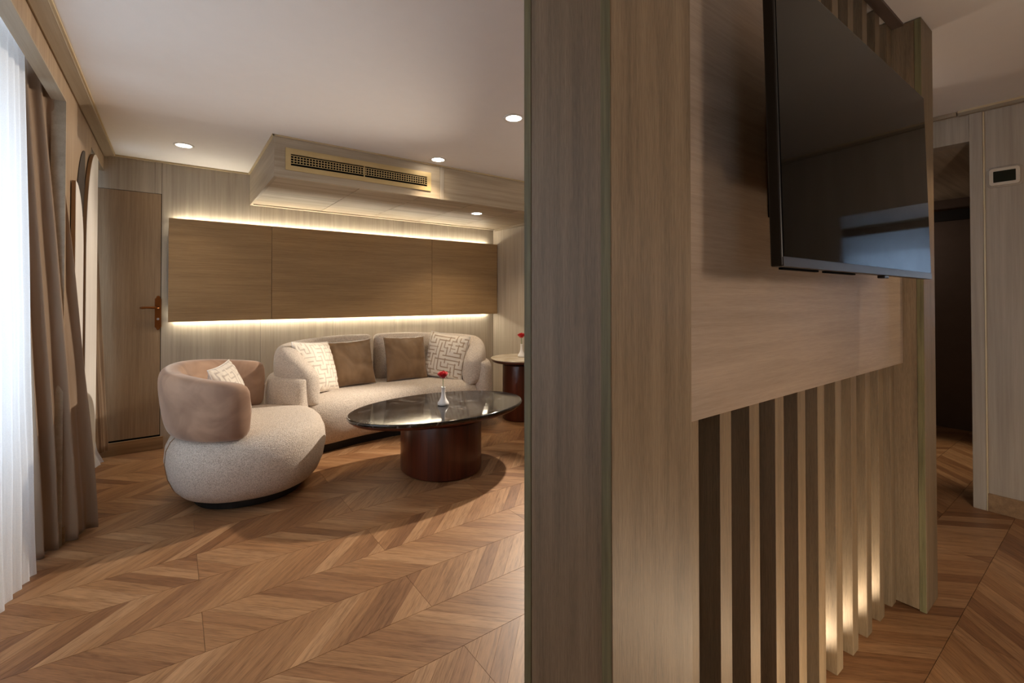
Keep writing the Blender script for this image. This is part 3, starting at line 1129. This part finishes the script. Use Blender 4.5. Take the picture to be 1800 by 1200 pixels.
sp = [(.06, .20), (.062, .13), (.075, .095), (.11, .062), (.18, .025), (.27, .002), (.34, .0), (.385, .018), (.415, .05), (.43, .095), (.436, .15), (.438, .22)]
rings = [seat_ring(i_, z) for z, i_ in sp[:-1]]
rings.append([(p[0], 0.5 * p[1] + 0.5 * 4.10, 0.437) for p in rings[-1]])
rings.append([(p[0], 4.10, 0.438) for p in rings[-1]])
V, F = loft(rings, False)
F.append(tuple(reversed(range(len(plan)))))
obj('seat', V, F, M['boucle'], sofa, smooth=True)
obj('plinth', *loft([seat_ring(i_, z) for z, i_ in [(0, .14), (.062, .135)]]), M['black'], sofa)


# ------------------------------------------------------------------ cushions
def maze(n=13, seed=1, px=7):
    """raster of a key-like print: walls of a random spanning maze, chamfered look"""
    r = random.Random(seed)
    seen = {(0, 0)}
    stack = [(0, 0)]
    open_ = set()
    while stack:
        x, y = stack[-1]
        nb = [(x + dx, y + dy) for dx, dy in ((1, 0), (-1, 0), (0, 1), (0, -1)) if 0 <= x + dx < n and 0 <= y + dy < n and (x + dx, y + dy) not in seen]
        if not nb:
            stack.pop()
            continue
        q = r.choice(nb)
        open_.add(((x, y), q))
        open_.add((q, (x, y)))
        seen.add(q)
        stack.append(q)
    W = n * px
    g = [[0] * W for _ in range(W)]
    for y in range(n):
        for x in range(n):
            for d, (dx, dy) in enumerate(((1, 0), (0, 1))):
                if ((x, y), (x + dx, y + dy)) not in open_:
                    for k in range(px + 2):
                        for w in (-1, 0):
                            if d == 0:
                                X, Y = (x + 1) * px - 1 + w, y * px + k - 1
                            else:
                                X, Y = x * px + k - 1, (y + 1) * px - 1 + w
                            if 0 <= X < W and 0 <= Y < W:
                                g[Y][X] = 1
    return g


def pillow(name, c, right, up, s, thick, mat, label, group, printed=None, h=None, piping=False):
    right, up = Vector(right).normalized(), Vector(up).normalized()
    up = (up - right * up.dot(right)).normalized()
    nrm = right.cross(up)
    h = h or s
    n = 116 if printed else 36
    root = empty(name, Vector(c), label, 'cushion', group)
    V, F = [], []
    idx = {}
    sd = random.random() * 50
    for side in (1, -1):
        for j in range(n + 1):
            for i in range(n + 1):
                u, v = 2 * i / n - 1, 2 * j / n - 1
                rim = i in (0, n) or j in (0, n)
                if side < 0 and rim:
                    idx[(side, i, j)] = idx[(1, i, j)]
                    continue
                pinch = 1 - 0.055 * (1 - v * v) * abs(u) ** 3
                pinch2 = 1 - 0.055 * (1 - u * u) * abs(v) ** 3
                w = max(0.0, (1 - abs(u) ** 2.6)) ** 0.55 * max(0.0, (1 - abs(v) ** 2.6)) ** 0.55
                wr = 0.006 * noise.noise(Vector((u * 2.5 + sd, v * 2.5, side * 3))) + 0.010 * (1 - w) * noise.noise(Vector((u * 7 + sd, v * 7, side)))
                off = side * (thick / 2 * w) + (wr if not rim else 0)
                p = Vector(c) + right * (u * s / 2 * pinch) + up * (v * h / 2 * pinch2) + nrm * off
                idx[(side, i, j)] = len(V)
                V.append(p)
    for side in (1, -1):
        for j in range(n):
            for i in range(n):
                q = [idx[(side, i, j)], idx[(side, i + 1, j)], idx[(side, i + 1, j + 1)], idx[(side, i, j + 1)]]
                F.append(tuple(q if side > 0 else reversed(q)))
    o = obj('cover', V, F, mat, root, smooth=True)
    if printed:
        me = o.data
        ca = me.color_attributes.new('print', 'FLOAT_COLOR', 'POINT')
        cream, line = s2l((232, 222, 208)), s2l(printed[1])
        W = len(printed[0])
        rev = {v: k for k, v in idx.items()}
        for vi in range(len(me.vertices)):
            sd_, i, j = rev[vi]
            X, Y = min(W - 1, int(i / (n + 1) * W)), min(W - 1, int(j / (n + 1) * W))
            ca.data[vi].color = line if printed[0][Y][X] else cream
    if piping:
        ringp = [idx[(1, i, 0)] for i in range(n)] + [idx[(1, n, j)] for j in range(n)] + [idx[(1, i, n)] for i in range(n, 0, -1)] + [idx[(1, 0, j)] for j in range(n, 0, -1)]
        pts = [V[k] for k in ringp] + [V[ringp[0]]]
        obj('piping', *tube(pts[::2], .0035, 6), M['white_board'], root, smooth=True)
    return root


GC = 'cushions on the curved sofa'
TAUPE = (172, 150, 126)
GREYT = (196, 184, 172)
pillow('cushion', (0.925, 3.90, 0.640), (0.78, 0.60, -0.08), (-0.30, 0.18, 0.93), .42, .14, M['print'],
       'cream maze-print cushion leaning on the left arm of the sofa', GC, (maze(12, 5), GREYT), piping=True)
pillow('cushion', (1.245, 4.05, 0.628), (0.98, 0.05, 0.03), (-0.09, 0.28, 0.95), .40, .13, M['satin'],
       'plain brown cushion beside the left maze-print cushion on the sofa', GC)
pillow('cushion', (1.755, 4.06, 0.630), (1.0, 0.02, -0.02), (0.0, 0.26, 0.96), .41, .13, M['satin'],
       'plain brown cushion right of the sofa back seam', GC)
pillow('cushion', (2.10, 3.92, 0.640), (0.52, -0.85, -0.10), (0.20, 0.16, 0.95), .43, .13, M['print'],
       'cream and taupe maze-print cushion leaning on the right arm of the sofa', GC, (maze(12, 9), TAUPE), piping=True)
pillow('cushion', (0.285, 3.29, 0.610), (0.35, 0.94, 0.03), (-0.33, 0.06, 0.94), .38, .13, M['print'],
       'cream maze-print cushion leaning inside the tan armchair back', None, (maze(12, 13), GREYT), piping=True)

# ------------------------------------------------------------------ coffee table
TC = Vector((1.54, 2.945, 0))
tb = empty('coffee_table', TC, 'oval black marble coffee table on a dark red wood drum base', 'coffee table')
TZ = 0.432
A_, B_ = 0.650, 0.422


def ov(a, b, z, n=72):
    return [(TC.x + a * cos(2 * pi * k / n), TC.y + b * sin(2 * pi * k / n), z) for k in range(n)]


obj('marble_top', *loft([ov(A_ - i_, B_ - i_, z) for z, i_ in [(TZ - .022, .006), (TZ - .019, .001), (TZ - .008, 0), (TZ - .002, .003), (TZ, .008)]]), M['marble'], tb)
obj('wood_rim', *loft([ov(A_ - i_, B_ - i_, z) for z, i_ in [(TZ - .052, .055), (TZ - .045, .03), (TZ - .030, .010), (TZ - .0225, .006)]]), M['mahog'], tb)
obj('neck', *loft([ov(a, b, z) for z, a, b in [(TZ - .075, .245, .275), (TZ - .052, .245, .275)]]), M['black'], tb)
obj('drum_base', *loft([ov(a, b, z) for z, a, b in [(0.004, .272, .302), (.010, .276, .306), (TZ - .082, .276, .306), (TZ - .076, .271, .301)]]), M['mahog'], tb)
for me_o in tb.children:
    for p in me_o.data.polygons:
        p.use_smooth = len(p.vertices) == 4
    m_ = me_o.modifiers.new('Bevel', 'BEVEL')
    m_.width = .001
    m_.limit_method = 'ANGLE'

# ------------------------------------------------------------------ side table
SC = Vector((2.795, 3.655, 0))
sb = empty('side_table', SC, 'round cream-topped side table on a dark red wood drum in the corner', 'side table')
SZ = 0.60
obj('stone_top', *lathe([(.292, SZ - .016), (.297, SZ - .012), (.297, SZ - .004), (.292, SZ)], SC, 64), M['cream_marble'], sb)
obj('wood_rim', *lathe([(.270, SZ - .040), (.288, SZ - .030), (.292, SZ - .0165)], SC, 64), M['mahog'], sb)
obj('neck', *lathe([(.160, SZ - .062), (.160, SZ - .040)], SC, 48), M['black'], sb)
obj('drum_base', *lathe([(.176, .002), (.180, .008), (.180, SZ - .068), (.176, SZ - .062)], SC, 64), M['mahog'], sb)
for me_o in sb.children:
    for p in me_o.data.polygons:
        p.use_smooth = len(p.vertices) == 4
    m_ = me_o.modifiers.new('Bevel', 'BEVEL')
    m_.width = .001
    m_.limit_method = 'ANGLE'


# ------------------------------------------------------------------ bud vases and roses
def vase_rose(x, y, z, where, sc_=1.0):
    v = [(.002, .0035), (.030, 0.0), (.038, .003), (.041, .010), (.038, .022), (.028, .036), (.0185, .055), (.0140, .078), (.0125, .100), (.0130, .122), (.0150, .130),
         (.0125, .130), (.0100, .118), (.0095, .090), (.006, .075), (.0015, .074)]
    o = obj('bud_vase', *lathe([(r * sc_, h * sc_) for r, h in v], (x, y, z), 40, caps=False), M['ceramic'], smooth=True,
            label='small white ceramic bud vase on the ' + where, cat='vase', group='white bud vases')
    r = empty('rose', (x, y, z + .10 * sc_), 'single red rose standing in the white vase on the ' + where, 'flower', 'red roses')
    top = z + 0.218 * sc_
    obj('stem', *tube([(x + .001, y, z + .082 * sc_), (x - .001, y, z + .15 * sc_), (x - .003, y, top - .018)], .0024, 8), M['stem'], r, smooth=True)
    rr = random.Random(3)
    c = Vector((x - .003, y, top))
    for ring, (cnt, rad, hgt, tilt) in enumerate([(3, .013, .048, .0), (4, .021, .050, .08), (5, .028, .046, .2), (5, .032, .040, .42)]):
        for k in range(cnt):
            a0 = 2 * pi * (k + .5 * ring) / cnt + rr.uniform(-.2, .2)
            w = 2 * pi / cnt * 0.72
            V, F = [], []
            nu, nv = 6, 5
            for j in range(nv + 1):
                t = j / nv
                for i in range(nu + 1):
                    s = i / nu * 2 - 1
                    a = a0 + s * w * (0.55 + .45 * sin(pi * min(1, .25 + t * .75)))
                    rd = rad * (0.30 + 0.75 * sin(min(1.0, t * 1.15) * pi / 2)) + tilt * .012 * t * t + .0015 * cos(3 * s + ring)
                    zz = -.026 + hgt * t * (1 - .18 * s * s * t) - tilt * .009 * t ** 4
                    V.append((c.x + rd * cos(a) * sc_, c.y + rd * sin(a) * sc_, c.z + zz * sc_))
            for j in range(nv):
                for i in range(nu):
                    a = j * (nu + 1) + i
                    F.append((a, a + 1, a + nu + 2, a + nu + 1))
            pe = obj('petal', V, F, M['rose'], r, smooth=True)
            pe.modifiers.new('Solidify', 'SOLIDIFY').thickness = .0008
    for k in range(4):
        a = 2 * pi * k / 4 + .4
        d = Vector((cos(a), sin(a), 0))
        b0 = Vector((c.x, c.y, c.z - .017 * sc_))
        sd_ = Vector((-d.y, d.x, 0)) * .004
        V = [b0 - sd_ * .6, b0 + sd_ * .6, b0 + d * .012 + sd_ + Vector((0, 0, -.002)), b0 + d * .012 - sd_ + Vector((0, 0, -.002)), b0 + d * .022 + Vector((0, 0, -.010))]
        o2 = obj('sepal', V, [(0, 1, 2, 3), (3, 2, 4)], M['stem'], r)
        o2.modifiers.new('Solidify', 'SOLIDIFY').thickness = .0008
    return r


vase_rose(1.551, 2.935, TZ, 'black coffee table')
vase_rose(2.815, 3.665, SZ, 'round side table')
